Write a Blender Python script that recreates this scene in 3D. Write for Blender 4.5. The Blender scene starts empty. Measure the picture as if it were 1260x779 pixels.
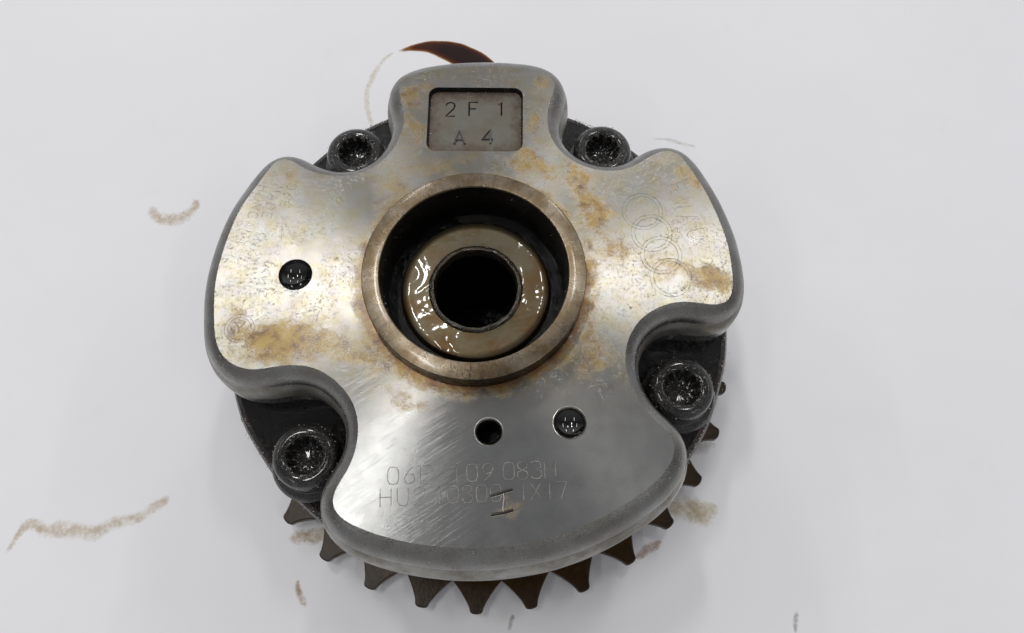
import bpy, bmesh, math, random
from mathutils import Vector, Matrix
from mathutils.geometry import tessellate_polygon
random.seed(4)
PI = math.pi
S = bpy.context.scene
COL = S.collection

# ------------------------------------------------------------------ camera, world, lamps, exposure (1 unit = 1 cm)
FZ = 5.40                                   # height of the plate's flat face above the paper
cam_d = bpy.data.cameras.new('camera'); cam = bpy.data.objects.new('camera', cam_d); COL.objects.link(cam)
cam_d.sensor_width = 36.0; cam_d.lens = 36.0*1000/1260
cam_d.clip_start = 0.1; cam_d.clip_end = 3000
cam.matrix_world = Matrix.Translation((0.722899, -6.08724, 14.502562+FZ)) @ Matrix.Rotation(0.35374, 4, 'X') @ Matrix.Rotation(0.00845, 4, 'Z')
S.camera = cam

w = bpy.data.worlds.new('World'); S.world = w; w.use_nodes = True
nt = w.node_tree; nt.nodes.clear()
def wn(t, **k):
    n = nt.nodes.new(t)
    for a, b in k.items(): setattr(n, a, b)
    return n
tc = wn('ShaderNodeTexCoord'); sp = wn('ShaderNodeSeparateXYZ'); nt.links.new(tc.outputs['Generated'], sp.inputs[0])
rp = wn('ShaderNodeValToRGB'); mr = wn('ShaderNodeMapRange')
mr.inputs['From Min'].default_value = -1; mr.inputs['From Max'].default_value = 1
nt.links.new(sp.outputs['Y'], mr.inputs['Value']); nt.links.new(mr.outputs[0], rp.inputs[0])
WORLD_Y = [(0.0, .46), (0.35, .27), (0.48, .13), (0.58, .16), (0.70, .46), (0.80, .68), (1.0, .76)]
el = rp.color_ramp.elements
for i, (p, v) in enumerate(WORLD_Y):
    e = el[i] if i < 2 else el.new(p)
    e.position = p; e.color = (v*.985*.84, v*.99*.84, v*1.02*.84, 1)
bgd = wn('ShaderNodeBackground'); bgd.inputs['Strength'].default_value = 1.0
ow = wn('ShaderNodeOutputWorld'); nt.links.new(rp.outputs[0], bgd.inputs[0]); nt.links.new(bgd.outputs[0], ow.inputs[0])

def tube_and_fill_light(x, y, z, length, power, width=5, col=(1, .985, .96)):
    ld = bpy.data.lights.new('tube_and_fill_lamp', 'AREA'); ld.shape = 'RECTANGLE'; ld.size = width; ld.size_y = length
    ld.energy = power; ld.color = col
    o = bpy.data.objects.new('tube_and_fill_lamp', ld); COL.objects.link(o)
    o.location = (x, y, z)
    return o
for x_, y_, len_, pow_ in [(-36, 58, 22, 24000), (34, 62, 22, 16000), (-34, 6, 30, 23000),
                           (-140, 60, 80, 26000), (140, 60, 80, 26000), (-75, 190, 80, 40000), (85, 190, 80, 40000), (-85, -70, 60, 16000), (85, -70, 60, 16000)]:  # far lamps; the north pair is added to brighten the top lobe
    tube_and_fill_light(x_, y_, 150, len_, pow_*1.2, 7)
S.view_settings.view_transform = 'Standard'; S.view_settings.look = 'None'
S.view_settings.exposure = 0.12; S.view_settings.gamma = 1.0
S.render.engine = 'CYCLES'

# ------------------------------------------------------------------ node helpers
class NT:
    def __init__(s, name):
        s.m = bpy.data.materials.new(name); s.m.use_nodes = True; s.t = s.m.node_tree; s.t.nodes.clear()
        s.out = s.t.nodes.new('ShaderNodeOutputMaterial'); s.b = s.t.nodes.new('ShaderNodeBsdfPrincipled')
        s.t.links.new(s.b.outputs[0], s.out.inputs[0]); s.tc = s.t.nodes.new('ShaderNodeTexCoord')
        s.P = s.tc.outputs['Object']
    def set(s, sock, v):
        if isinstance(v, bpy.types.NodeSocket): s.t.links.new(v, sock)
        elif v is not None: sock.default_value = v
    def math(s, op, a, b=None, c=None, clamp=False):
        n = s.t.nodes.new('ShaderNodeMath'); n.operation = op; n.use_clamp = clamp
        s.set(n.inputs[0], a); s.set(n.inputs[1], b); s.set(n.inputs[2], c); return n.outputs[0]
    def vmath(s, op, a, b=None, out=0):
        n = s.t.nodes.new('ShaderNodeVectorMath'); n.operation = op
        s.set(n.inputs[0], a); s.set(n.inputs[1], b); return n.outputs[out]
    def noise(s, scale, detail=3, rough=.5, vec=None, dist=0, color=False):
        n = s.t.nodes.new('ShaderNodeTexNoise'); s.set(n.inputs['Vector'], vec if vec is not None else s.P)
        n.inputs['Scale'].default_value = scale; n.inputs['Detail'].default_value = detail
        n.inputs['Roughness'].default_value = rough; n.inputs['Distortion'].default_value = dist
        return n.outputs['Color' if color else 'Fac']
    def mapping(s, loc=(0, 0, 0), rot=(0, 0, 0), scale=(1, 1, 1), vec=None, typ='POINT'):
        n = s.t.nodes.new('ShaderNodeMapping'); n.vector_type = typ; s.set(n.inputs[0], vec if vec is not None else s.P)
        n.inputs['Location'].default_value = loc; n.inputs['Rotation'].default_value = rot; n.inputs['Scale'].default_value = scale
        return n.outputs[0]
    def mr(s, v, a, b, c=0., d=1., smooth=False):
        n = s.t.nodes.new('ShaderNodeMapRange'); n.interpolation_type = 'SMOOTHSTEP' if smooth else 'LINEAR'
        s.set(n.inputs['Value'], v); 
        for k, x in zip(('From Min', 'From Max', 'To Min', 'To Max'), (a, b, c, d)): s.set(n.inputs[k], x)
        return n.outputs[0]
    def mix(s, f, a, b):
        n = s.t.nodes.new('ShaderNodeMix'); n.data_type = 'RGBA'
        s.set(n.inputs[0], f); s.set(n.inputs[6], c4(a)); s.set(n.inputs[7], c4(b)); return n.outputs[2]
    def ramp(s, v, pts):
        n = s.t.nodes.new('ShaderNodeValToRGB'); s.set(n.inputs[0], v); e = n.color_ramp.elements
        for i, (p, c) in enumerate(pts):
            x = e[i] if i < 2 else e.new(p)
            x.position = p; x.color = c4(c)
        return n.outputs[0]
    def bump(s, h, strength, dist, prev=None):
        n = s.t.nodes.new('ShaderNodeBump'); n.inputs['Strength'].default_value = strength; n.inputs['Distance'].default_value = dist
        s.set(n.inputs['Height'], h)
        if prev is not None: s.t.links.new(prev, n.inputs['Normal'])
        return n.outputs[0]
    def attr(s, name):
        n = s.t.nodes.new('ShaderNodeAttribute'); n.attribute_name = name; return n.outputs['Fac']
    def radial(s):                                   # unit tangent of circles about the part's axis
        sep = s.t.nodes.new('ShaderNodeSeparateXYZ'); s.t.links.new(s.P, sep.inputs[0])
        cb = s.t.nodes.new('ShaderNodeCombineXYZ'); s.t.links.new(s.math('MULTIPLY', sep.outputs[1], -1.), cb.inputs[0]); s.t.links.new(sep.outputs[0], cb.inputs[1])
        return s.vmath('NORMALIZE', cb.outputs[0])
    def polar(s):                                    # (angle, radius, z)
        sep = s.t.nodes.new('ShaderNodeSeparateXYZ'); s.t.links.new(s.P, sep.inputs[0])
        a = s.math('ARCTAN2', sep.outputs[1], sep.outputs[0]); flat = s.vmath('MULTIPLY', s.P, (1, 1, 0))
        r = s.vmath('LENGTH', flat, out=1)
        return a, r, sep
    def blob(s, P, x, y, rx, ry, rot=0, amt=1.):     # soft stain field
        v = s.mapping((x, y, 0), (0, 0, rot), (rx, ry, 1e4), vec=P, typ='TEXTURE')
        return s.mr(s.vmath('LENGTH', v, out=1), 0., 1., amt, 0., smooth=True)
    def I(s, **k):
        for a, v in k.items():
            a = a.replace('_', ' ')
            s.set(s.b.inputs[a], c4(v) if isinstance(v, tuple) and a in ('Base Color', 'Specular Tint', 'Coat Tint') else v)
        return s
def c4(v): return (*v, 1.) if isinstance(v, tuple) and len(v) == 3 else v

# ------------------------------------------------------------------ materials
def mat_face():
    n = NT('turned_steel_face')
    a, r, sep = n.polar()
    warp = n.vmath('SCALE', n.vmath('SUBTRACT', n.noise(1.6, 4, .6, color=True), (.5, .5, .5))); warp.node.inputs['Scale'].default_value = 1.3
    Pw = n.vmath('ADD', n.P, warp)
    # brown varnish, where it lies on the plate
    blobs = [(-1.40, 4.15, .5, .42, 0, .75), (-1.35, 3.35, .45, .55, 0, .6), (1.25, 4.55, .55, .35, 0, .55), (1.15, 3.6, .35, .8, 0, .45),
             (1.05, 2.7, .7, .5, -.3, .7), (2.3, 1.6, .45, 1.3, .35, .9), (2.0, 2.4, .8, .5, -.3, .45), (2.75, .6, .6, .45, 0, .55),
             (4.25, 2.2, .5, .5, 0, .65), (3.9, 2.7, .4, .35, 0, .35), (4.55, .05, .75, .45, 0, 1.05), (3.9, .35, .8, .4, 0, .6),
             (-4.0, -1.15, 1.0, .55, 0, .85), (-3.3, -1.2, 1.1, .65, 0, .75), (-3.9, -1.6, .9, .3, 0, .55), (-2.5, -1.2, .6, .6, 0, .35), (-4.6, -.6, .4, .5, 0, .35),
             (-1.75, 2.0, .8, .45, .7, .5), (-1.9, -1.6, .9, .5, -.6, .65), (-1.2, -2.4, .6, .3, -.4, .45), (-.8, 2.6, 1.5, .35, .1, .4), (-3.8, 2.3, .4, .35, 0, .4),
             (-2.2, -3.0, .3, .3, 0, .25), (2.2, -1.4, .45, 1., -.2, .55), (.7, -4.4, .5, .3, .4, .5), (-4.2, 1.6, .5, .7, .3, .25)]
    f = None
    for b in blobs:
        x = n.blob(Pw, *b); f = x if f is None else n.math('ADD', f, x)
    ring = n.mr(n.math('ABSOLUTE', n.math('SUBTRACT', r, 2.12)), 0., .42, 1., 0., smooth=True)
    f = n.math('ADD', f, n.math('MULTIPLY', ring, n.mr(n.noise(2.2, 3, .6), .35, .6, .25, 1.1)))
    n1 = n.noise(5, 8, .75); n2 = n.noise(26, 5, .7)
    patt = n.math('ADD', n.math('MULTIPLY', n1, .5), n.math('MULTIPLY', n2, .5))
    stain = n.mr(n.math('ADD', f, n.math('MULTIPLY', n.math('SUBTRACT', patt, .5), 5.0)), -.2, 1.1, 0., 1., smooth=True)
    stain = n.math('MULTIPLY', stain, n.mr(f, .02, .42))
    edge = n.mr(n.math('ABSOLUTE', n.math('SUBTRACT', r, 2.10)), .0, .22, 1., 0., smooth=True)
    edge = n.math('MULTIPLY', edge, n.mr(n.noise(7, 5, .7), .38, .58))
    # overall faint film of oil, pale olive / pinkish
    film = n.ramp(n.noise(1.3, 5, .6), [(.3, (.275, .28, .262)), (.45, (.32, .316, .30)), (.55, (.32, .30, .288)), (.7, (.295, .308, .288))])
    cl = n.mr(n.noise(3., 6, .7, vec=n.mapping(scale=(1, 1, 1), loc=(3, 8, 0))), .42, .66)
    cl = n.math('MULTIPLY', cl, n.mr(sep.outputs[1], -2.7, -1.7)); film = n.mix(n.mr(sep.outputs[1], -1.9, -3.2), film, (.29, .293, .288))
    film = n.mix(n.math('MULTIPLY', cl, .7), film, (.30, .265, .155))
    scol = n.ramp(n.noise(3.3, 5, .6, vec=n.mapping(loc=(5, 1, 0))), [(.3, (.36, .26, .075)), (.5, (.30, .19, .045)), (.66, (.13, .06, .022))])
    col = n.mix(n.math('MULTIPLY', stain, .90), film, scol)
    col = n.mix(n.math('MULTIPLY', edge, .85), col, (.22, .085, .03))
    # pits and specks
    v = n.t.nodes.new('ShaderNodeTexVoronoi'); n.set(v.inputs['Vector'], Pw); v.inputs['Scale'].default_value = 2.6
    pit = n.mr(n.math('ADD', v.outputs['Distance'], n.math('MULTIPLY', n.noise(12, 2), .12)), .085, .11, 1., 0.)
    pit = n.math('MULTIPLY', pit, n.mr(n.noise(1.1, 2, vec=n.mapping(loc=(9, 2, 0))), .5, .56))
    col = n.mix(n.math('MULTIPLY', pit, .75), col, (.08, .05, .03))
    # worm-like wrinkles of dried oil: thin level lines of a warped noise
    wl = n.noise(8, 3, .6, dist=1.0)
    worm = n.mr(n.math('ABSOLUTE', n.math('SUBTRACT', wl, .5)), 0., .022, 1., 0.)
    worm = n.math('MULTIPLY', worm, n.mr(n.noise(1.1, 3, vec=n.mapping(loc=(2, 6, 0))), .38, .54)); worm = n.math('MULTIPLY', worm, n.mr(n.noise(16, 3), .42, .55))
    upper = n.mr(sep.outputs[1], -2.6, -1.5)
    worm = n.math('MULTIPLY', worm, upper)
    col = n.mix(n.math('MULTIPLY', worm, .8), col, (.13, .09, .05))
    spk = n.mr(n.noise(36, 4, .75), .60, .68); col = n.mix(n.math('MULTIPLY', spk, n.mr(n.noise(1.7, 4, .6, vec=n.mapping(loc=(4, 9, 0))), .4, .6, .1, .7)), col, (.14, .11, .07))
    spk = n.math('MULTIPLY', spk, .5); lsp = n.mr(n.noise(42, 3, .7, vec=n.mapping(loc=(1, 5, 0))), .62, .70); col = n.mix(n.math('MULTIPLY', lsp, .6), col, (.60, .57, .50))
    # long scratches on the lower lobe and below the hub, two directions
    def scr(rot, sc, lo, hi, seed, mask):
        v = n.mapping(loc=(seed, 0, 0), rot=(0, 0, rot)); v2 = n.vmath('MULTIPLY', v, (sc[0], sc[1], 1.))
        x = n.noise(1., 3, .6, vec=v2)
        return n.math('MULTIPLY', n.mr(x, lo, hi), mask)
    low = n.mr(n.math('ADD', sep.outputs[1], n.math('MULTIPLY', sep.outputs[0], .55)), -1.9, -3.0)
    leftlow = n.mr(sep.outputs[0], 1.6, -.6)
    s1 = scr(math.radians(-32), (.5, 62), .60, .70, 3, n.math('MULTIPLY', low, leftlow))
    s2 = scr(math.radians(-35), (.8, 110), .60, .70, 7, n.math('MULTIPLY', low, leftlow))
    s3 = scr(math.radians(55), (1., 40), .66, .76, 11, 1.)
    s4 = scr(math.radians(-20), (1.5, 55), .66, .76, 17, 1.)
    sc = n.math('ADD', n.math('ADD', s1, s2), n.math('MULTIPLY', n.math('ADD', s3, s4), .15), clamp=True)
    col = n.mix(n.math('MULTIPLY', sc, .17), col, (.56, .53, .45))
    dk = scr(math.radians(-33), (1.6, 42), .69, .73, 23, low)
    col = n.mix(n.math('MULTIPLY', dk, .5), col, (.25, .19, .12))
    # concentric lathe marks
    cb = n.t.nodes.new('ShaderNodeCombineXYZ'); n.set(cb.inputs[0], n.math('MULTIPLY', a, .6)); n.set(cb.inputs[1], n.math('MULTIPLY', r, 60.))
    lathe = n.noise(1., 2, .6, vec=cb.outputs[0])
    rough = n.math('ADD', n.mr(n.noise(2.5, 5, .6), .3, .7, .27, .33), n.math('MULTIPLY', stain, .12))
    rough = n.math('ADD', rough, n.math('MULTIPLY', sc, .03))
    nrm = n.bump(lathe, .10, .004)
    nrm = n.bump(n.math('ADD', n.noise(9, 6, .7), n.math('MULTIPLY', n.noise(30, 3, .6), .5)), .10, .004, nrm)
    nrm = n.bump(n.math('ADD', n.math('MULTIPLY', n.math('MULTIPLY', stain, n.noise(18, 5, .7)), 3.), n.math('SUBTRACT', n.math('MULTIPLY', sc, .45), n.math('MULTIPLY', worm, 1.5))), .10, .006, nrm)
    n.I(Base_Color=col, Metallic=n.math('SUBTRACT', 1.0, n.math('MULTIPLY', stain, .2)), Roughness=rough, Anisotropic=.97, Tangent=n.radial(), Anisotropic_Rotation=.25, Normal=nrm,
        Coat_Weight=n.math('MULTIPLY', stain, .35), Coat_Roughness=.18)
    return n.m

def mat_cast(name='machined_edge', base=(.245, .245, .238), dirt=.5, rough=.22):
    n = NT(name)
    d = n.mr(n.noise(1.4, 5, .65), .38, .66)
    col = n.mix(n.math('MULTIPLY', d, dirt), base, (.13, .11, .08))
    col = n.mix(n.mr(n.noise(18, 4, .7), .6, .72, 0, .8), col, (.05, .045, .04)); col = n.mix(n.mr(n.noise(38, 4, .75), .56, .66, 0, .6), col, (.36, .35, .33))
    sep = n.t.nodes.new('ShaderNodeSeparateXYZ'); n.t.links.new(n.P, sep.inputs[0])
    wet = n.mr(n.noise(1.1, 3, .5, vec=n.mapping(loc=(4, 4, 1))), .5, .66)
    g = n.math('ADD', n.noise(34, 5, .7), n.math('MULTIPLY', n.noise(90, 2, .5), .4))
    nrm = n.bump(g, .6, .008)
    n.I(Base_Color=col, Metallic=.9, Roughness=n.math('SUBTRACT', n.mr(n.noise(6, 4), .3, .7, rough, rough+.14), n.math('MULTIPLY', wet, .12)), Normal=nrm,
        Coat_Weight=n.math('MULTIPLY', wet, .5), Coat_Roughness=.12)
    return n.m

def mat_oily(name, base=(.012, .010, .008), brown=(.035, .016, .008), rough=.16, bscale=14, bstr=.5, bdist=.03, metal=.2, coat=.6, thr=(.45, .7), grit=0., spec=.25):
    n = NT(name)
    col = n.mix(n.mr(n.noise(2.2, 5, .65), *thr), base, brown)
    if grit:                                             # crusted specks of swarf and old oil
        g = n.mr(n.noise(28, 5, .75), .54, .66)
        g = n.math('MULTIPLY', g, n.mr(n.noise(3.5, 4, .6, vec=n.mapping(loc=(2, 2, 2))), .40, .62))
        g = n.math('MULTIPLY', g, min(1., grit*2)); col = n.mix(g, col, (.30, .27, .25))
        metal = n.math('ADD', n.math('MULTIPLY', g, .9-metal), metal)
    h = n.math('ADD', n.noise(bscale, 3, .55), n.math('MULTIPLY', n.noise(bscale*3.2, 4, .7), .5))
    h2 = n.noise(bscale*.3, 2, .5, dist=.6)
    nrm = n.bump(h2, bstr*.6, bdist*3); nrm = n.bump(h, bstr, bdist, nrm)
    n.I(Base_Color=col, Metallic=metal, Roughness=n.mr(n.noise(9, 4, .7), .35, .65, rough*.5, rough*1.5), Normal=nrm, Coat_Weight=coat, Coat_Roughness=.06, Specular_IOR_Level=spec)
    return n.m

def mat_ring():
    n = NT('worn_collar_steel')
    a, r, sep = n.polar()
    d = n.mr(n.noise(1.9, 5, .65), .36, .62)
    col = n.mix(d, (.225, .19, .145), (.14, .10, .055))
    cb = n.t.nodes.new('ShaderNodeCombineXYZ'); n.set(cb.inputs[0], n.math('MULTIPLY', a, 42.)); n.set(cb.inputs[1], n.math('MULTIPLY', r, 1.2))
    rs = n.noise(1., 3, .6, vec=cb.outputs[0])
    col = n.mix(n.mr(rs, .54, .68, 0, .7), col, (.10, .075, .05))
    col = n.mix(n.mr(n.noise(9, 6, .75), .54, .66, 0, .65), col, (.10, .065, .035)); col = n.mix(n.mr(n.noise(40, 4, .7), .58, .68, 0, .6), col, (.06, .04, .03))
    nrm = n.bump(rs, .25, .004); nrm = n.bump(n.noise(16, 5, .7), .3, .012, nrm)
    n.I(Base_Color=col, Metallic=.95, Roughness=n.mr(n.noise(4, 4), .3, .7, .24, .34), Anisotropic=.9, Tangent=n.radial(), Anisotropic_Rotation=.25, Normal=nrm, Coat_Weight=.3, Coat_Roughness=.1)
    return n.m

def mat_washer():
    n = NT('oil_wet_washer')
    sep = n.t.nodes.new('ShaderNodeSeparateXYZ'); n.t.links.new(n.P, sep.inputs[0])
    d = n.mr(n.math('ADD', n.noise(1.5, 4, .6), n.math('MULTIPLY', sep.outputs[1], -.06)), .38, .62)
    col = n.mix(d, (.085, .070, .038), (.075, .040, .010))
    col = n.mix(n.mr(n.noise(11, 4, .7), .56, .72, 0, .7), col, (.06, .04, .02))
    wav = n.noise(1.1, 2, .5, dist=1.2)
    nrm = n.bump(n.noise(12, 4, .6), .14, .01)
    n.I(Base_Color=col, Metallic=.8, Roughness=.38, Normal=nrm, Coat_Weight=1., Coat_Roughness=.07)
    n.set(n.b.inputs['Coat Normal'], n.bump(n.math('ADD', wav, n.math('MULTIPLY', n.noise(5, 2), .04)), .42, .14))
    return n.m

def mat_sprocket():
    n = NT('brown_oiled_sprocket')
    d = n.mr(n.noise(1.3, 4, .6), .35, .65)
    col = n.mix(d, (.012, .006, .003), (.055, .028, .006))
    nrm = n.bump(n.noise(9, 4, .6), .35, .02)
    n.I(Base_Color=col, Metallic=.0, Roughness=.30, Normal=nrm, Specular_IOR_Level=.2)
    return n.m

def mat_pocket():
    n = NT('stamped_recess_floor')
    a, r, sep = n.polar()
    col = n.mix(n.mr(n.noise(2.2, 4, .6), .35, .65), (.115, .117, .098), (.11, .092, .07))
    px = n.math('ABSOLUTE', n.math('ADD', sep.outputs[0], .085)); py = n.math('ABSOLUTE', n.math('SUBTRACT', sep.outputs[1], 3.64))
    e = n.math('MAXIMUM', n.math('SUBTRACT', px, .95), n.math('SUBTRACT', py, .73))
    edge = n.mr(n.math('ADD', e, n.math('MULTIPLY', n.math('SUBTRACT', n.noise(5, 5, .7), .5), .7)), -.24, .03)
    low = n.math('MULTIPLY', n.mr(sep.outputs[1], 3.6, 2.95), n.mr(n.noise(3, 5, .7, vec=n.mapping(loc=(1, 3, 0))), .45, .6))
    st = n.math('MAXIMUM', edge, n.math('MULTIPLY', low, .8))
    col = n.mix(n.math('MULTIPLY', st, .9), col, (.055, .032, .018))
    nrm = n.bump(n.noise(16, 5, .7), .4, .015)
    n.I(Base_Color=col, Metallic=.6, Roughness=.42, Normal=nrm, Coat_Weight=.3, Coat_Roughness=.12)
    return n.m

def mat_paper():
    n = NT('white_paper')
    col = n.mix(n.mr(n.noise(.12, 3, .5), .3, .7), (.855, .86, .888), (.83, .835, .86))
    col = n.mix(n.mr(n.noise(.9, 5, .65), .62, .78, 0, .10), col, (.60, .56, .50))
    sm = n.math('MULTIPLY', n.mr(n.noise(3.2, 5, .7, vec=n.mapping(loc=(3, 3, 0))), .68, .78), n.mr(n.noise(.22, 2, vec=n.mapping(loc=(7, 1, 0))), .5, .62))
    col = n.mix(n.math('MULTIPLY', sm, .25), col, (.45, .38, .30))
    nrm = n.bump(n.noise(.18, 3, .5), .25, .5); nrm = n.bump(n.noise(40, 4, .6), .10, .004, nrm)
    n.I(Base_Color=col, Roughness=.55, Specular_IOR_Level=.35, Normal=nrm)
    return n.m

def mat_stain(name, c1, c2, dens, nscale=5., contrast=.35, seed=0, rough=.5):
    n = NT(name)
    d = n.attr('amount')
    x = n.math('ADD', n.math('MULTIPLY', n.noise(nscale, 6, .7, vec=n.mapping(loc=(seed, seed*.7, 0))), .7), n.math('MULTIPLY', n.noise(nscale*4, 4, .7), .3))
    f = n.mr(n.math('ADD', d, n.math('MULTIPLY', n.math('SUBTRACT', x, .5), 2.4)), .35, .45+contrast, 0., dens, smooth=True)
    f = n.math('MULTIPLY', f, n.mr(d, .0, .25))
    col = n.mix(n.mr(x, .4, .6), c1, c2)
    n.I(Base_Color=col, Roughness=rough, Alpha=f)
    return n.m

def mat_mark(name='laser_mark', k=1.):
    n = NT(name)
    a = n.mr(n.noise(5, 4, .65), .36, .56, .35*k, .95*k)
    n.I(Base_Color=(.36, .34, .31), Roughness=.6, Metallic=.4, Alpha=n.math('MULTIPLY', a, n.mr(n.noise(40, 2), .3, .5, .5, 1.)))
    return n.m

def mat_plain(name, col, rough=.5, metal=0., **k):
    n = NT(name); c2 = tuple(x*.7 for x in col)
    n.I(Base_Color=n.mix(n.mr(n.noise(8, 4, .6), .35, .65), col, c2), Roughness=rough, Metallic=metal, Normal=n.bump(n.noise(25, 4, .6), .2, .008), **k)
    return n.m

M = dict(face=mat_face(), edge=mat_cast(), edge2=mat_cast('paler_lower_edge', (.36, .35, .32), .8, .45), ring=mat_ring(), washer=mat_washer(), sprocket=mat_sprocket(), pocket=mat_pocket(), paper=mat_paper(),  # edge2 is a paler, rougher copy for the lower slope
         lip=mat_oily('oily_lip', (.05, .042, .03), (.10, .075, .045), .16, 14, .8, .03, .6, .5, grit=.5, spec=.5),
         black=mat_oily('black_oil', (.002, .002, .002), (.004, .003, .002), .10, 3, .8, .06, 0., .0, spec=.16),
         bolt=mat_oily('oily_bolt_steel', (.003, .0025, .002), (.008, .005, .004), .18, 14, 1., .06, 0., .5, grit=.35, spec=.5),
         floor=mat_oily('oily_housing', (.002, .002, .0015), (.006, .003, .002), .08, 3, .9, .12, 0., .35, grit=.06, spec=.2),
         rim=mat_oily('brown_housing_rim', (.012, .007, .005), (.040, .019, .013), .16, 16, 1., .04, 0., .3, grit=.4, spec=.5),
         glint=mat_plain('painted_glint', (.62, .59, .55), .38, .9),  # pale base colour, so the specks read as glints
         bead=mat_oily('oil_drop', (.004, .004, .004), (.006, .006, .004), .05, 3, .03, .01, 0., 1.),
         mark=mat_mark(), mark2=mat_mark('faint_laser_mark', .36),
         stamp=mat_plain('stamped_figure_steel', (.30, .26, .27), .30, .8),
         chamfer=mat_plain('hole_chamfer', (.42, .40, .36), .28, .95),
         wire=mat_plain('blackened_groove', (.016, .010, .008), .3, .2))

# ------------------------------------------------------------------ mesh helpers (all z given relative to the plate's face)
def link(name, me, mat, parent=None, smooth=True, auto=35):
    o = bpy.data.objects.new(name, me); COL.objects.link(o)
    for m_ in (mat if isinstance(mat, (list, tuple)) else [mat]): me.materials.append(m_)
    if smooth:
        me.polygons.foreach_set('use_smooth', [True]*len(me.polygons))
        if auto and hasattr(me, 'set_sharp_from_angle'): me.set_sharp_from_angle(angle=math.radians(auto))
    if parent is not None: o.parent = parent
    return o
def mesh(verts, faces, name='m'):
    me = bpy.data.meshes.new(name); me.from_pydata(verts, [], faces); me.update(); return me
def fixn(me):
    bm = bmesh.new(); bm.from_mesh(me); bmesh.ops.remove_doubles(bm, verts=bm.verts, dist=1e-5); bmesh.ops.recalc_face_normals(bm, faces=bm.faces); bm.to_mesh(me); bm.free(); return me
def lathe(prof, n=96, c=(0, 0), wob=None):
    V, F = [], []
    for (r, z) in prof:
        for i in range(n):
            a = 2*PI*i/n
            rr = r + (wob(a, r, z) if wob else 0)
            V.append((c[0]+rr*math.cos(a), c[1]+rr*math.sin(a), z))
    for k in range(len(prof)-1):
        for i in range(n):
            j = (i+1) % n
            F.append((k*n+i, k*n+j, (k+1)*n+j, (k+1)*n+i))
    for k, rev in ((0, True), (len(prof)-1, False)):
        if prof[k][0] < 1e-3: pass
    return fixn(mesh(V, F))

# ------------------------------------------------------------------ the thing
root = bpy.data.objects.new('camshaft_adjuster', None); COL.objects.link(root)
root.location = (0, 0, FZ)
root['label'] = 'oily grey steel camshaft adjuster with four-lobed cover plate and toothed sprocket lying on white paper'
root['category'] = 'engine part'

CONT = [(-1.5752, 4.7114), (-1.2337, 4.8293), (-0.8372, 4.9169), (-0.1422, 4.9868), (0.6515, 4.9739), (1.1136, 4.9262), (1.3988, 4.8455), (1.5643, 4.7017), (1.6228, 4.4958), (1.5431, 4.2902), (1.4675, 4.0863), (1.4188, 3.7244), (1.45, 3.3685), (1.5817, 3.0458), (1.8123, 2.7705), (2.0917, 2.5823), (2.4703, 2.4627), (2.8842, 2.4572), (3.2449, 2.5935), (3.5228, 2.8005), (3.7432, 2.9238), (3.9333, 2.9701), (4.1429, 2.8699), (4.3569, 2.4828), (4.589, 2.035), (4.7639, 1.5659), (4.8868, 1.161), (4.966, 0.7626), (4.9947, 0.3152), (4.9855, -0.0663), (4.9417, -0.3029), (4.8049, -0.4464), (4.609, -0.4648), (4.378, -0.4335), (4.1381, -0.3906), (3.8003, -0.4121), (3.4537, -0.5468), (3.1644, -0.7577), (2.9618, -1.0521), (2.8479, -1.4027), (2.8486, -1.7986), (2.9674, -2.1865), (3.1427, -2.4911), (3.3924, -2.7878), (3.5909, -2.9459), (3.6901, -3.1007), (3.6665, -3.3169), (3.5549, -3.5548), (3.2745, -3.8442), (2.8382, -4.1591), (2.1962, -4.5124), (1.5706, -4.7604), (0.9522, -4.9054), (0.3369, -4.978), (0.0924, -4.9935), (-0.4186, -4.9775), (-0.928, -4.9181), (-1.4101, -4.8229), (-1.8672, -4.6779), (-2.2186, -4.5143), (-2.3805, -4.3562), (-2.432, -4.1692), (-2.3538, -3.9766), (-2.1841, -3.6896), (-2.0648, -3.3553), (-2.032, -3.0089), (-2.0643, -2.71), (-2.1862, -2.4077), (-2.3792, -2.1528), (-2.6213, -1.9468), (-2.891, -1.7925), (-3.1459, -1.7318), (-3.5014, -1.7286), (-3.7969, -1.7895), (-4.0422, -1.8341), (-4.2976, -1.8049), (-4.5664, -1.6749), (-4.742, -1.4923), (-4.8467, -1.2786), (-4.9267, -0.8666), (-4.9703, -0.5432), (-5.0072, -0.1186), (-4.9826, 0.3217), (-4.9143, 0.771), (-4.7969, 1.2855), (-4.6624, 1.6665), (-4.4467, 2.0527), (-4.229, 2.4738), (-4.1111, 2.6556), (-3.9676, 2.7144), (-3.8296, 2.6679), (-3.648, 2.5135), (-3.3688, 2.3648), (-2.9366, 2.2786), (-2.5861, 2.2914), (-2.3275, 2.3692), (-2.0884, 2.5039), (-1.8394, 2.7734), (-1.7027, 3.006), (-1.6162, 3.2599), (-1.5606, 3.4767), (-1.5575, 3.7348), (-1.6239, 4.0151), (-1.7277, 4.3391), (-1.7553, 4.5235)]
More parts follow.
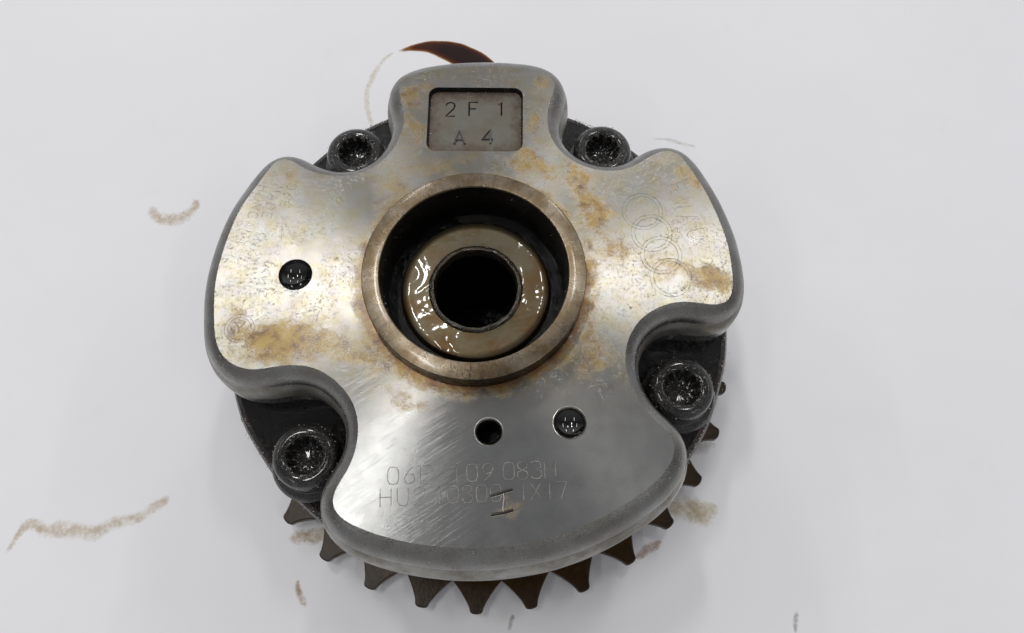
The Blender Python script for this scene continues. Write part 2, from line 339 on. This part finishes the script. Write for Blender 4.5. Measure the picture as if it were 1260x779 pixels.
def resample(pts, n, closed=True):
    # centripetal-ish Catmull-Rom then even arc length
    P = [Vector(p) for p in pts]; N = len(P); out = []
    for i in range(N):
        p0, p1, p2, p3 = P[i-1], P[i], P[(i+1) % N], P[(i+2) % N]
        for k in range(12):
            t = k/12; t2 = t*t; t3 = t2*t
            out.append(.5*((2*p1)+(-p0+p2)*t+(2*p0-5*p1+4*p2-p3)*t2+(-p0+3*p1-3*p2+p3)*t3))
    L = [0]
    for i in range(len(out)): L.append(L[-1]+(out[(i+1) % len(out)]-out[i]).length)
    T = L[-1]; res = []; j = 0
    for k in range(n):
        s = T*k/n
        while L[j+1] < s: j += 1
        t = (s-L[j])/max(1e-9, L[j+1]-L[j]); res.append(out[j % len(out)].lerp(out[(j+1) % len(out)], t))
    return res
def lap(P, it):
    for _ in range(it):
        P = [P[i]*.5+(P[i-1]+P[(i+1) % len(P)])*.25 for i in range(len(P))]
    return P
NC = 420
face_c = lap(resample(CONT, NC), 7)
area = sum(face_c[i-1].x*face_c[i].y-face_c[i].x*face_c[i-1].y for i in range(NC))
if area < 0: face_c.reverse()
nor = []
for i in range(NC):
    t = face_c[(i+1) % NC]-face_c[i-1]; nor.append(Vector((t.y, -t.x)).normalized())
nor = [v.normalized() for v in lap(nor, 6)]
wid = []
for p in face_c:
    r = p.length; k = max(0, min(1, (r-4.2)/.6)); k = k*k*(3-2*k); wid.append(.34+((.50 if p.y < -3.2 else .43)-.34)*k)
w_ = lap([Vector((x, 0)) for x in wid], 40); wid = [v.x for v in w_]
def offs(k, it=0): return lap([face_c[i]+nor[i]*wid[i]*k for i in range(NC)], it)
# profile: rounded shoulder, then a slope, then the lower edge
prof = [(0, 0)]
for a in range(1, 9):
    t = math.radians(28)+math.radians(62)*a/8; prof.append((.74*(math.sin(t)-.4695)/.5305, -.42*(.883-math.cos(t))/.883))
prof += [(.86, -.50), (.96, -.68), (1.0, -.86), (1.0, -1.15), (.985, -1.20), (.80, -1.26), (.55, -1.26)]
rings = [offs(k, int(3+k*10)) if k > 0 else face_c for k, z in prof]

# ----- cover plate: flat face with holes, shoulder and rim
def circle(cx, cy, r, n=40): return [Vector((cx+r*math.cos(2*PI*i/n), cy+r*math.sin(2*PI*i/n))) for i in range(n)]
BORE = 2.06
HOLES = [(-3.480, .095, .315), (.320, -2.952, .252), (1.787, -2.775, .300)]
def rrect(x0, y0, x1, y1, r, n=8, skew=0):
    out = []
    for cx, cy, a0 in ((x1-r, y1-r, 0), (x0+r, y1-r, PI/2), (x0+r, y0+r, PI), (x1-r, y0+r, 3*PI/2)):
        for i in range(n+1):
            a = a0+PI/2*i/n; out.append(Vector((cx+r*math.cos(a), cy+r*math.sin(a))))
    return out
POCK = rrect(-1.075, 2.885, .915, 4.44, .20)
def build_plate():
    V, F = [], []; mi = []
    loops = [face_c, circle(0, 0, BORE, 96), POCK]+[circle(*h) for h in HOLES]
    base = []
    for L in loops:
        base.append(len(V)); V += [(p.x, p.y, 0) for p in L]
    flat = [i for L, b in zip(loops, base) for i in range(b, b+len(L))]
    tri = tessellate_polygon([[Vector((p.x, p.y, 0)) for p in L] for L in loops])
    for t in tri:
        F.append(tuple(flat[i] for i in t)); mi.append(0)
    prev = list(range(NC)); low = False
    for (k, z), R in list(zip(prof, rings))[1:]:
        s = len(V); V.extend([(p.x, p.y, z) for p in R]); cur = list(range(s, s+NC))
        for i in range(NC):
            j = (i+1) % NC; F.append((prev[i], cur[i], cur[j], prev[j])); mi.append(3 if k > .80 and z > -1.0 else 1)
        prev = cur
    # inner walls of bore, pocket, holes
    def wall(b, L, steps, m):
        pv = list(range(b, b+len(L))); n = len(L)
        c = sum(L, Vector((0, 0)))/n
        for (inset, z) in steps:
            s = len(V)
            V.extend([(p.x-(p.x-c.x)/max(1e-6, (p-c).length)*inset, p.y-(p.y-c.y)/max(1e-6, (p-c).length)*inset, z) for p in L])
            cur = list(range(s, s+n))
            for i in range(n): F.append((pv[i], cur[i], cur[(i+1) % n], pv[(i+1) % n])); mi.append(m)
            pv = cur
    wall(base[1], loops[1], [(-.002, -.03), (0, -1.2)], 2)
    wall(base[2], loops[2], [(.012, -.015), (.035, -.09), (.05, -.125)], 2)
    for q, h in enumerate(HOLES): wall(base[3+q], loops[3+q], [(.02, -.02), (.045, -.05), (.05, -.9)], 2)
    me = mesh(V, F)
    me.materials.clear()
    bm = bmesh.new(); bm.from_mesh(me)
    bm.faces.ensure_lookup_table()
    for f, m_ in zip(bm.faces, mi): f.material_index = m_
    bmesh.ops.recalc_face_normals(bm, faces=bm.faces)
    up = [f for f in bm.faces if f.material_index == 0]
    if sum(f.normal.z for f in up) < 0: bmesh.ops.reverse_faces(bm, faces=bm.faces)
    bm.to_mesh(me); bm.free()
    return me
plate = link('cover_plate', build_plate(), [M['face'], M['edge'], M['floor'], M['edge2']], root, auto=28)
for p_ in plate.data.polygons:
    if p_.material_index == 0: p_.use_smooth = False
plate['label'] = 'flat four-lobed steel plate stained amber with oil'

# ----- strokes: single-line glyphs on a 4 x 6 grid
G = {'0': [[(0, 1.5), (0, 4.5), (.6, 5.7), (2, 6), (3.4, 5.7), (4, 4.5), (4, 1.5), (3.4, .3), (2, 0), (.6, .3), (0, 1.5)]],
     '1': [[(1, 4.8), (2.2, 6), (2.2, 0)]],
     '2': [[(0, 4.6), (.5, 5.6), (2, 6), (3.5, 5.6), (4, 4.5), (3.4, 3.2), (0, 0), (4, 0)]],
     '3': [[(0, 5.4), (1.2, 6), (3, 5.9), (3.8, 5), (3.6, 3.8), (2, 3.2), (3.8, 2.6), (4, 1.2), (3, .1), (1.2, 0), (0, .7)]],
     '4': [[(3, 0), (3, 6), (0, 1.8), (4, 1.8)]],
     '6': [[(3.4, 6), (1.2, 3.9), (.1, 2), (.6, .5), (2, 0), (3.5, .5), (3.9, 1.9), (3.2, 3.2), (2, 3.5), (.6, 2.9)]],
     '7': [[(0, 6), (4, 6), (1.5, 0)]],
     '8': [[(2, 3.2), (.5, 3.8), (.2, 5), (1, 5.9), (3, 5.9), (3.8, 5), (3.5, 3.8), (2, 3.2), (.3, 2.4), (0, 1.2), (1, 0), (3, 0), (4, 1.2), (3.7, 2.4), (2, 3.2)]],
     '9': [[(.6, 0), (2.8, 2.1), (3.9, 4), (3.4, 5.5), (2, 6), (.5, 5.5), (.1, 4.1), (.8, 2.8), (2, 2.5), (3.4, 3.1)]],
     'A': [[(0, 0), (2, 6), (4, 0)], [(.8, 2), (3.2, 2)]], 'D': [[(0, 0), (0, 6), (2.4, 6), (4, 4.6), (4, 1.4), (2.4, 0), (0, 0)]],
     'E': [[(4, 6), (0, 6), (0, 0), (4, 0)], [(0, 3.1), (3, 3.1)]], 'F': [[(4, 6), (0, 6), (0, 0)], [(0, 3.1), (3, 3.1)]],
     'G': [[(4, 4.8), (3, 6), (1, 6), (0, 4.6), (0, 1.4), (1, 0), (3, 0), (4, 1.2), (4, 2.8), (2.4, 2.8)]],
     'H': [[(0, 0), (0, 6)], [(4, 0), (4, 6)], [(0, 3), (4, 3)]], 'I': [[(2, 0), (2, 6)]],
     'M': [[(0, 0), (0, 6), (2, 2.4), (4, 6), (4, 0)]], 'N': [[(0, 0), (0, 6), (4, 0), (4, 6)]],
     'R': [[(0, 0), (0, 6), (3, 6), (4, 5), (4, 4), (3, 3), (0, 3)], [(2, 3), (4, 0)]],
     'U': [[(0, 6), (0, 1.4), (1, 0), (3, 0), (4, 1.4), (4, 6)]], 'W': [[(0, 6), (1, 0), (2, 4.4), (3, 0), (4, 6)]], 'V': [[(0, 6), (2, 0), (4, 6)]],
     'X': [[(0, 0), (4, 6)], [(0, 6), (4, 0)]], 'Y': [[(0, 6), (2, 3), (4, 6)], [(2, 3), (2, 0)]], '(': [[(3, 6.4), (1.6, 4.5), (1.6, 1.5), (3, -.4)]], ' ': []}
def text_lines(s, x, y, h, ang, adv=None, wr=.62):
    """polylines in plate coordinates; (x, y) is the left end of the baseline"""
    out = []; sc = h/6; sw = sc*wr*1.5; adv = adv or h*.95; ca, sa = math.cos(ang), math.sin(ang)
    for i, ch in enumerate(s):
        for pl in G[ch]:
            out.append([(x+(i*adv+px*sw)*ca-(py*sc)*sa, y+(i*adv+px*sw)*sa+(py*sc)*ca) for px, py in pl])
    return out
def circ_line(cx, cy, r, n=36, a0=0, a1=2*PI): return [(cx+r*math.cos(a0+(a1-a0)*i/n), cy+r*math.sin(a0+(a1-a0)*i/n)) for i in range(n+1)]
def ribbons(lines, wdt, z, th=.004):
    V, F = [], []
    for L in lines:
        n = len(L); s = len(V)
        for i in range(n):
            a = Vector(L[max(0, i-1)]); b = Vector(L[min(n-1, i+1)]); t = (b-a)
            t = t.normalized() if t.length > 1e-9 else Vector((1, 0)); q = Vector((-t.y, t.x))*wdt/2*random.uniform(.75, 1.25); p = Vector(L[i])
            for v, zz in ((p+q, z-th), (p+q*.6, z+th), (p-q*.6, z+th), (p-q, z-th)): V.append((v.x, v.y, zz))
        for i in range(n-1):
            for k in range(3): F.append((s+i*4+k, s+i*4+k+1, s+i*4+k+5, s+i*4+k+4))
    return mesh(V, F)
def tube(L, r, z, n=8, zr=1.):
    V, F = [], []; N = len(L)
    for i in range(N):
        a = Vector(L[max(0, i-1)]); b = Vector(L[min(N-1, i+1)]); t = (b-a).normalized(); q = Vector((-t.y, t.x))
        rr = r*(.9 if i in (0, N-1) else 1)
        for k in range(n):
            an = 2*PI*k/n; p = Vector(L[i])+q*rr*math.cos(an); V.append((p.x, p.y, z+rr*zr*math.sin(an)))
    for i in range(N-1):
        for k in range(n): F.append((i*n+k, i*n+(k+1) % n, (i+1)*n+(k+1) % n, (i+1)*n+k))
    F.append(tuple(range(n-1, -1, -1))); F.append(tuple(range((N-1)*n, N*n)))
    return V, F
def tubes_mesh(lines, r, z, zr=1.):
    V, F = [], []
    for L in lines:
        v, f = tube(L, r, z, 8, zr); s = len(V); V += v; F += [tuple(i+s for i in q) for q in f]
    return fixn(mesh(V, F))
def carve(o, lines_r, z, zr):
    """cut each stroke into the part as a groove (real geometry)"""
    for lines, r in lines_r:
        cu = bpy.data.objects.new('cutter', tubes_mesh(lines, r, z, zr)); COL.objects.link(cu); cu.parent = o.parent
        cu.data.materials.append(M['wire'])
        md = o.modifiers.new('carve', 'BOOLEAN'); md.operation = 'DIFFERENCE'; md.solver = 'EXACT'; md.object = cu; md.use_self = True
        try: md.material_mode = 'TRANSFER'
        except Exception: pass
        bpy.context.view_layer.update()
        dg = bpy.context.evaluated_depsgraph_get(); ev = o.evaluated_get(dg)
        me = bpy.data.meshes.new_from_object(ev, preserve_all_data_layers=True, depsgraph=dg)
        o.modifiers.clear(); old = o.data; o.data = me; bpy.data.meshes.remove(old)
        bpy.data.objects.remove(cu, do_unlink=True)

# ----- stamped recess floor with 2F1 cut in and A4 standing out of dark hollows
def pocket_floor():
    L = rrect(-1.045, 2.915, .885, 4.41, .19); n = len(L)
    V = [(p.x, p.y, -.115) for p in L]+[(p.x, p.y, -.30) for p in L]
    F = [tuple(range(n)), tuple(range(2*n-1, n-1, -1))]+[(i, i+n, (i+1) % n+n, (i+1) % n) for i in range(n)]
    return fixn(mesh(V, F))
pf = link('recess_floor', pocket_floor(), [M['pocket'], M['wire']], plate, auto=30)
carve(pf, [(text_lines('2', -.71, 3.80, .34, .01, wr=.56)+text_lines('F', -.22, 3.81, .34, .01, wr=.56)+text_lines('1', .36, 3.82, .34, .01, wr=.56), .020)], -.112, 1.4)
a4 = text_lines('A', -.51, 3.12, .33, .02, wr=.66)+text_lines('4', .08, 3.14, .33, .02, wr=.66)
for g_ in (a4[:2], a4[2:]): link('stamped_character', tubes_mesh(g_, .028, -.108, 1.3), M['stamp'], plate, smooth=True)
# ----- deep struck I-shaped mark on the lower lobe
Hm = [[(.37, -4.10), (.47, -4.075), (.60, -4.03), (.76, -3.985)], [(.38, -4.43), (.50, -4.405), (.62, -4.385), (.775, -4.335)], [(.60, -4.05), (.615, -4.15), (.595, -4.26), (.60, -4.38)]]
for L_ in Hm[:2]: link('struck_mark', tubes_mesh([L_], .030, .002, .55), M['wire'], plate)
link('struck_mark', tubes_mesh(Hm[2:], .016, .002, .6), M['stamp'], plate)
for L_ in Hm[:2]: link('struck_burr_highlight', tubes_mesh([[(p[0]+.01, p[1]-.033) for p in L_]], .008, .004, 1), M['chamfer'], plate)  # pale strip added as a highlight along each burred stroke

# ----- laser engraving
las = text_lines('06E', -1.45, -3.92, .31, .055, .29)+text_lines('109', -.33, -3.87, .31, .05, .28)+text_lines('083M', .60, -3.82, .31, .05, .245)
las += text_lines('HU2', -1.56, -4.30, .31, .05, .30)+text_lines('10800', -.62, -4.25, .30, .05, .25)+text_lines('1X17', .86, -4.17, .29, .05, .23)
link('laser_lettering', ribbons(las, .017, .004), M['mark'], plate)
las = []
for k in range(4):
    cx, cy = 3.31+.162*k, 1.53-.475*k
    las += [circ_line(cx, cy, .405), circ_line(cx, cy, .335)]
link('laser_emblem', ribbons(las, .016, .004), M['mark2'], plate)
las = text_lines('EWAU', 3.86, 2.12, .34, -PI/2+.28, .36)
link('laser_lettering', ribbons(las, .016, .004), M['mark2'], plate)
las = text_lines('HUNGARY', -4.40, 2.05, .19, -PI/2-.22, .205)+text_lines('MADE IN', -4.12, 2.05, .19, -PI/2-.22, .205)+text_lines('06E', -3.83, 2.1, .19, -PI/2-.22, .205)
link('laser_lettering', ribbons(las, .015, .004), M['mark2'], plate)
cx, cy = -4.43, -1.02
las = [circ_line(cx, cy, .28), circ_line(cx, cy, .22), [(cx-.12, cy+.15), (cx, cy+.0), (cx+.12, cy+.15)], [(cx-.18, cy+.08), (cx-.08, cy-.17), (cx, cy-.04), (cx+.08, cy-.17), (cx+.18, cy+.08)]]
link('laser_emblem', ribbons(las, .016, .004), M['mark2'], plate)

# ----- small holes
for i, (x, y, r) in enumerate(HOLES):
    # bright chamfer ring and the dark bottom of the bore
    link('hole_chamfer', lathe([(r+.012, .004), (r+.002, .006), (r-.018, -.016), (r-.040, -.05)], 48, (x, y)), M['chamfer'] if i else M['floor'], plate)
    if i != 1:
        rr = r-.04; d = -.05 if i == 0 else -.09; hgt = -.13 if i == 0 else -.11
        link('oil_drop', lathe([(rr, d)]+[(rr*(1-t/8), d+hgt*(1-(1-t/8)**2)) for t in range(1, 8)]+[(.0005, d+hgt)], 40, (x, y)), M['bead'], plate, auto=None)
    else:
        link('hole_bottom', lathe([(r-.045, -.85), (.0005, -.86)], 32, (x, y)), M['black'], plate)

# ----- hub collar standing proud of the plate
link('collar', lathe([(2.075, -.15), (2.085, .0), (2.10, .30), (2.113, .43), (2.108, .440), (2.095, .445), (1.82, .492), (1.80, .488), (1.785, .46)], 160), [M['ring']], root, auto=30)
link('collar_wall', lathe([(2.125, .005), (2.118, .12), (2.122, .30), (2.119, .428)], 160), M['black'], root)
link('bore_wall', lathe([(1.785, .46), (1.775, .42), (1.755, .2), (1.74, -.2), (1.73, -.60)], 128), M['black'], root)
# oily washer at the bottom of the bore, with a raised lip round the hole
link('washer', lathe([(1.50, -.57), (1.475, -.50), (1.455, -.43), (1.43, -.412), (1.30, -.41), (1.02, -.41), (.93, -.40)], 128), M['washer'], root, auto=40)
link('washer_lip', lathe([(.935, -.405), (.91, -.37), (.87, -.355), (.835, -.365), (.815, -.42), (.80, -.6)], 96, wob=lambda a, r, z: .006*math.sin(7*a)+.004*math.sin(17*a+1)), M['lip'], root)
link('shaft_hole', lathe([(.80, -.58), (.795, -1.4), (.79, -3.5), (.0005, -3.55)], 64), M['black'], root)
link('bore_gutter', lathe([(1.745, -.5), (1.745, -.575), (1.50, -.575)], 96), M['black'], root)

# ----- housing body under the plate
def wobr(a, r, z): return .012*math.sin(9*a+z*3)+.008*math.sin(23*a)
link('housing', lathe([(1.9, -1.50), (3.2, -1.50), (3.6, -1.62), (4.9, -1.66), (5.20, -1.70)], 160), M['floor'], root)
link('housing_rim', lathe([(5.17, -1.69), (5.26, -1.72), (5.31, -1.80), (5.32, -2.08), (5.27, -2.16), (5.10, -2.22), (5.08, -3.6), (5.2, -3.7), (5.2, -4.85)], 240, wob=wobr), M['rim'], root)

# ----- bolts with internal multi-point sockets
def bolt(x, y, top, rot):
    e = bpy.data.objects.new('bolt', None); COL.objects.link(e); e.parent = root; e.location = (x, y, top); e.rotation_euler = (0, 0, rot)
    R = .63
    hd = [(.80, -.78), (.80, -.70), (.74, -.62), (R+.03, -.60), (R, -.50), (R, -.14), (R-.03, -.06), (R-.09, -.012), (R-.15, 0), (.40, -.005), (.36, -.03)]
    link('bolt_head', lathe(hd, 64), M['bolt'], e, auto=None)
    n = 144; V, F = [], []
    for (r, z, amp) in [(.365, -.025, 0), (.34, -.06, .03), (.325, -.10, .035), (.32, -.40, .035), (.26, -.43, .02), (.15, -.44, 0), (.06, -.445, 0), (.0005, -.447, 0)]:
        for i in range(n):
            a = 2*PI*i/n; q = r+amp*math.cos(12*a); V.append((q*math.cos(a), q*math.sin(a), z))
    for k in range(7):
        for i in range(n): F.append((k*n+i, k*n+(i+1) % n, (k+1)*n+(i+1) % n, (k+1)*n+i))
    link('socket', fixn(mesh(V, F)), M['bolt'], e, auto=60)
    return e
BOLTS = [(-3.21, -3.24), (4.08, -1.84), (-2.74, 3.42), (2.68, 3.54)]
for i, (x, y) in enumerate(BOLTS):
    b = bolt(x, y, -.90, i*.7)
# pale metal specks added as glints of wet oil and swarf: far too many and too small to pick apart
def specks(name, pts, mat, parent, sub=1):
    bm = bmesh.new()
    for x, y, z, r in pts:
        bmesh.ops.create_icosphere(bm, subdivisions=sub, radius=r, matrix=Matrix.Translation((x, y, z)) @ Matrix.Rotation(random.uniform(0, 3), 4, 'X') @ Matrix.Diagonal((1, random.uniform(.6, 1.3), random.uniform(.5, 1), 1)))
    me = bpy.data.meshes.new('m'); bm.to_mesh(me); bm.free()
    o = link(name, me, mat, parent, auto=None); o['kind'] = 'stuff'; return o
rim_pts = []
for k in range(260):
    a = random.choice([random.uniform(-2.68, -2.05), random.uniform(-.85, -.10), random.uniform(.9, 1.15), random.uniform(2.0, 2.3)])
    q = random.gauss(.02, .035); rim_pts.append(((5.24+q)*math.cos(a), (5.24+q)*math.sin(a), -1.70-abs(q)*.6, random.uniform(.006, .020)))
specks('rim_glints', rim_pts, M['glint'], root)  # pale balls put in as glints along the oily rim
for x, y in BOLTS:
    pts = []
    for k in range(75):
        a = random.uniform(0, 2*PI); rr = random.choice([.39, .42, .46, .60, .63])+random.gauss(0, .02)
        z = -.90 if rr < .52 else -.90-(rr-.50)*.7
        pts.append((x+rr*math.cos(a), y+rr*math.sin(a), z-.003, random.uniform(.005, .015)))
    for k in range(25):
        a = random.uniform(0, 2*PI); rr = random.uniform(0, .28); pts.append((x+rr*math.cos(a), y+rr*math.sin(a), -1.33, random.uniform(.006, .014)))
    specks('glint_specks', pts, M['glint'], root)
pts = []
for k in range(46):
    a = random.uniform(0, 2*PI); rr = random.gauss(.90, .03); pts.append((rr*math.cos(a), rr*math.sin(a), -.375, random.uniform(.006, .014)))
for k in range(50):
    a = random.uniform(0, 2*PI); pts.append((1.755*math.cos(a), 1.755*math.sin(a), random.uniform(-.5, .3), random.uniform(.006, .013)))
specks('glint_specks', pts, M['glint'], root)
pts = []
for (cx_, cy_, num, spread) in [(2.85, -1.5, 90, .7), (-2.15, -2.4, 60, .6), (-4.75, -1.5, 45, .35), (-2.42, -4.2, 45, .3), (-1.6, 4.2, 40, .45), (1.5, 4.3, 40, .45), (4.95, -.3, 45, .25), (3.6, -3.4, 45, .5), (-3.6, -1.75, 25, .6), (.5, -5, 25, 2.2)]:
    for q in range(int(num*.7)):
        tx, ty = cx_+random.gauss(0, spread*.45), cy_+random.gauss(0, spread*.45)
        i_ = min(range(NC), key=lambda i: (face_c[i].x-tx)**2+(face_c[i].y-ty)**2)
        lv = random.randrange(1, 9); p_ = rings[lv][i_].lerp(rings[lv][(i_+1) % NC], random.random())
        pts.append((p_.x, p_.y, prof[lv][1], random.uniform(.004, .011)))
specks('edge_glints', pts, M['glint'], plate)  # light dots added as wet glints on the rounded edge
pts = []
for k in range(40):
    t = random.random(); sd = random.randrange(4)
    x_, y_ = [(-1.04+1.92*t, 4.40), (-1.04+1.92*t, 2.93), (-1.03, 2.93+1.47*t), (.87, 2.93+1.47*t)][sd]
    pts.append((x_+random.gauss(0, .015), y_+random.gauss(0, .015), -.112, random.uniform(.005, .012)))
specks('glint_specks', pts, M['glint'], plate)  # sparkles along the recess border, added as pale specks

# ----- sprocket: ring body and one object per tooth, sharing a mesh
NT_ = 30; A0 = -.3245; DA = .20834; ZT = -4.80; TH = .30
spk = link('sprocket', lathe([(4.6, ZT+.002), (5.12, ZT+.002), (5.33, ZT-.002), (5.355, ZT-.03), (5.355, ZT-TH+.03), (5.33, ZT-TH), (4.6, ZT-TH)], 180), M['sprocket'], root)
def tooth_mesh():
    # radial profile of one tooth: concave flanks (roller seats) meeting a narrow tip, in local x = radial, y = tangential
    R0, R1 = 5.30, 5.985; half = []
    hw = 2*PI*5.34/NT_/2
    for k in range(9):
        t = k/8; r = R0+.02+(R1-R0-.02)*t; wv = .14+(hw-.14)*(1-t)**1.35; half.append((r, wv))
    half.append((R1+.03, .125)); half.append((R1+.055, .08)); half.append((R1+.065, .0))
    out = [(r, -wv) for r, wv in half]+[(r, wv) for r, wv in reversed(half[:-1])]
    out = [(R0-.25, -hw)]+out+[(R0-.25, hw)]
    n = len(out); b = .03
    c = Vector((5.5, 0))
    def ins(p): v = Vector(p); d = (c-v); return v+d.normalized()*b
    V = [(ins(p).x, ins(p).y, 0) for p in out]+[(p[0], p[1], -b) for p in out]+[(p[0], p[1], -TH+b) for p in out]+[(ins(p).x, ins(p).y, -TH) for p in out]
    F = [tuple(range(n)), tuple(range(4*n-1, 3*n-1, -1))]
    for q in range(3):
        for i in range(n): F.append((q*n+i, (q+1)*n+i, (q+1)*n+(i+1) % n, q*n+(i+1) % n))
    return fixn(mesh(V, F))
tm = tooth_mesh(); t0 = link('tooth', tm, M['sprocket'], spk, auto=40)
t0.location = (0, 0, ZT); t0.rotation_euler = (0, 0, A0)
for k in range(1, NT_):
    t = t0.copy(); COL.objects.link(t); t.parent = spk; t.rotation_euler = (0, 0, A0-DA*k if k < 11 else A0-DA*10-.46-(2*PI-DA*10-.46)*(k-11)/(NT_-11)); t.location = (0, 0, ZT)

# ------------------------------------------------------------------ paper
def paper():
    n = 60; sz = 90; V = []; F = []
    for j in range(n+1):
        for i in range(n+1):
            V.append((-sz+2*sz*i/n, -sz+2*sz*j/n, 0))
    for j in range(n):
        for i in range(n): a = j*(n+1)+i; F.append((a, a+1, a+n+2, a+n+1))
    return mesh(V, F)
pp = link('paper_surface', paper(), M['paper']); pp['kind'] = 'structure'

# ------------------------------------------------------------------ oil marks on the paper
def smear(name, label, spine, mat, z=.004, thick=0., group=None):
    """spine: (x, y, half width); a thin film, 'amount' falls to 0 at its edges"""
    n = 9; P = []
    for i in range(len(spine)-1):
        p0 = spine[max(0, i-1)]; p1 = spine[i]; p2 = spine[i+1]; p3 = spine[min(len(spine)-1, i+2)]
        for k in range(8):
            t = k/8; P.append([.5*(2*p1[c]+(p2[c]-p0[c])*t+(2*p0[c]-5*p1[c]+4*p2[c]-p3[c])*t*t+(3*p1[c]-p0[c]-3*p2[c]+p3[c])*t**3) for c in range(3)])
    P.append(list(spine[-1])); N = len(P); V, F, A = [], [], []
    for i, (x, y, wd) in enumerate(P):
        a = P[max(0, i-1)]; b = P[min(N-1, i+1)]; t = Vector((b[0]-a[0], b[1]-a[1])).normalized(); q = Vector((-t.y, t.x))
        e = min(1, i/4, (N-1-i)/4)
        for k in range(n):
            s = (k/(n-1)*2-1); am = (1-abs(s)**2)*max(0, e)
            V.append((x+q.x*s*wd, y+q.y*s*wd, z+thick*am)); A.append(am)
    for i in range(N-1):
        for k in range(n-1): a = i*n+k; F.append((a, a+1, a+n+1, a+n))
    me = mesh(V, F); at = me.attributes.new('amount', 'FLOAT', 'POINT'); at.data.foreach_set('value', A)
    o = link(name, me, mat, auto=None); o['label'] = label; o['category'] = 'oil stain'
    if name == 'oil_smear': o['group'] = 'oil smears on the paper'
    return o
def mat_fresh():
    n = NT('fresh_brown_oil'); d = n.attr('amount')
    sep = n.t.nodes.new('ShaderNodeSeparateXYZ'); n.t.links.new(n.P, sep.inputs[0])
    dd = n.math('ADD', n.math('MULTIPLY', d, n.mr(sep.outputs[0], -2.7, -.8, .12, 1.15)), n.math('MULTIPLY', n.math('SUBTRACT', n.noise(3, 4), .5), .25))
    col = n.ramp(dd, [(.0, (.60, .40, .18)), (.16, (.30, .11, .02)), (.36, (.07, .018, .008)), (.8, (.018, .006, .005))])
    n.I(Base_Color=col, Roughness=.10, Alpha=n.mr(dd, .02, .22, 0, 1.), Specular_IOR_Level=.25)
    return n.m
smear('oil_streak', 'dark reddish brown streak of wet oil on the paper behind the top lobe', [(-2.75, 9.60, .05), (-2.3, 9.74, .12), (-1.75, 9.78, .24), (-1.15, 9.62, .38), (-.6, 9.35, .42), (-.15, 9.0, .40), (.15, 8.6, .3), (.3, 8.3, .2)], mat_fresh(), thick=.02)
smear('oil_smear', 'faint thin curved trace of oil left of the top lobe', [(-2.75, 9.62, .06), (-3.1, 9.35, .09), (-3.38, 8.8, .13), (-3.55, 8.1, .14), (-3.45, 7.4, .12), (-3.2, 6.9, .08)], mat_stain('trace', (.66, .52, .32), (.55, .40, .2), 0.33, 3.2, 0.95, 1))
smear('oil_smear', 'pale brown ring-like smudge at the left of the paper', [(-9.3, 4.5, .12), (-8.95, 4.05, .28), (-8.4, 4.02, .30), (-8.02, 4.35, .22), (-8.0, 4.7, .1)], mat_stain('smudge', (.58, .42, .20), (.44, .28, .12), 0.51, 3.6, 1.05, 2))
smear('oil_smear', 'long wavy ochre smear at the lower left of the paper', [(-11.15, -4.85, .08), (-10.95, -4.40, .12), (-10.72, -4.12, .22), (-10.3, -4.24, .26), (-9.8, -4.22, .30), (-9.2, -4.30, .28), (-8.7, -4.08, .26), (-8.2, -3.95, .20), (-7.75, -3.65, .20), (-7.45, -3.35, .08)], mat_stain('ochre_smear', (.52, .36, .06), (.40, .23, .05), 0.51, 3.2, 1.15, 3))
smear('oil_smear', 'yellowish blotch with darker rim at lower right beside the sprocket teeth', [(4.45, -3.45, .22), (4.8, -3.62, .44), (5.2, -3.70, .52), (5.55, -3.62, .34), (5.72, -3.5, .1)], mat_stain('yellow_blotch', (.50, .38, .06), (.38, .25, .04), 0.76, 2.1, 1.25, 4))
smear('oil_smear', 'small greenish brown smudge under the lower left sprocket teeth', [(-4.6, -4.45, .1), (-4.2, -4.35, .25), (-3.85, -4.3, .3), (-3.5, -4.25, .2)], mat_stain('olive_smudge', (.46, .30, .04), (.32, .17, .02), 0.71, 3.6, 1.15, 5))
smear('oil_smear', 'tiny brown specks on the paper below the lower left teeth', [(-4.2, -5.25, .05), (-4.2, -5.5, .10), (-4.08, -5.75, .13), (-3.95, -5.95, .05)], mat_stain('specks', (.45, .26, .08), (.32, .17, .05), 0.61, 4.8, 0.95, 6))
smear('oil_smear', 'reddish speckled smudge beside the lower right tooth', [(3.65, -4.85, .08), (3.85, -4.65, .18), (4.15, -4.48, .15), (4.35, -4.35, .05)], mat_stain('red_specks', (.42, .20, .08), (.30, .12, .05), 0.66, 4.8, 1.05, 7))
smear('oil_smear', 'faint grey green dab beside the right hand tooth', [(5.25, -2.15, .08), (5.55, -2.1, .18), (5.85, -2.05, .1)], mat_stain('grey_dab', (.55, .52, .40), (.48, .44, .33), 0.41, 4.0, 1.15, 8))
smear('oil_smear', 'thin dark tick at the bottom right edge of the paper', [(7.25, -6.45, .05), (7.28, -6.15, .09), (7.38, -5.85, .06)], mat_stain('dark_tick', (.35, .33, .30), (.28, .26, .24), 0.51, 4.8, 0.95, 9))
smear('oil_smear', 'short dark fleck at the bottom edge below the sprocket', [(.70, -6.45, .05), (.76, -6.2, .09), (.85, -5.98, .05)], mat_stain('dark_fleck', (.35, .32, .26), (.28, .24, .2), 0.51, 4.8, 0.95, 10))
smear('oil_smear', 'faint short grey line on the paper behind the right lobe', [(4.5, 6.68, .05), (5.1, 6.66, .08), (5.6, 6.50, .10), (5.95, 6.40, .06)], mat_stain('faint_line', (.60, .56, .50), (.52, .48, .42), 0.41, 4.0, 1.05, 11))
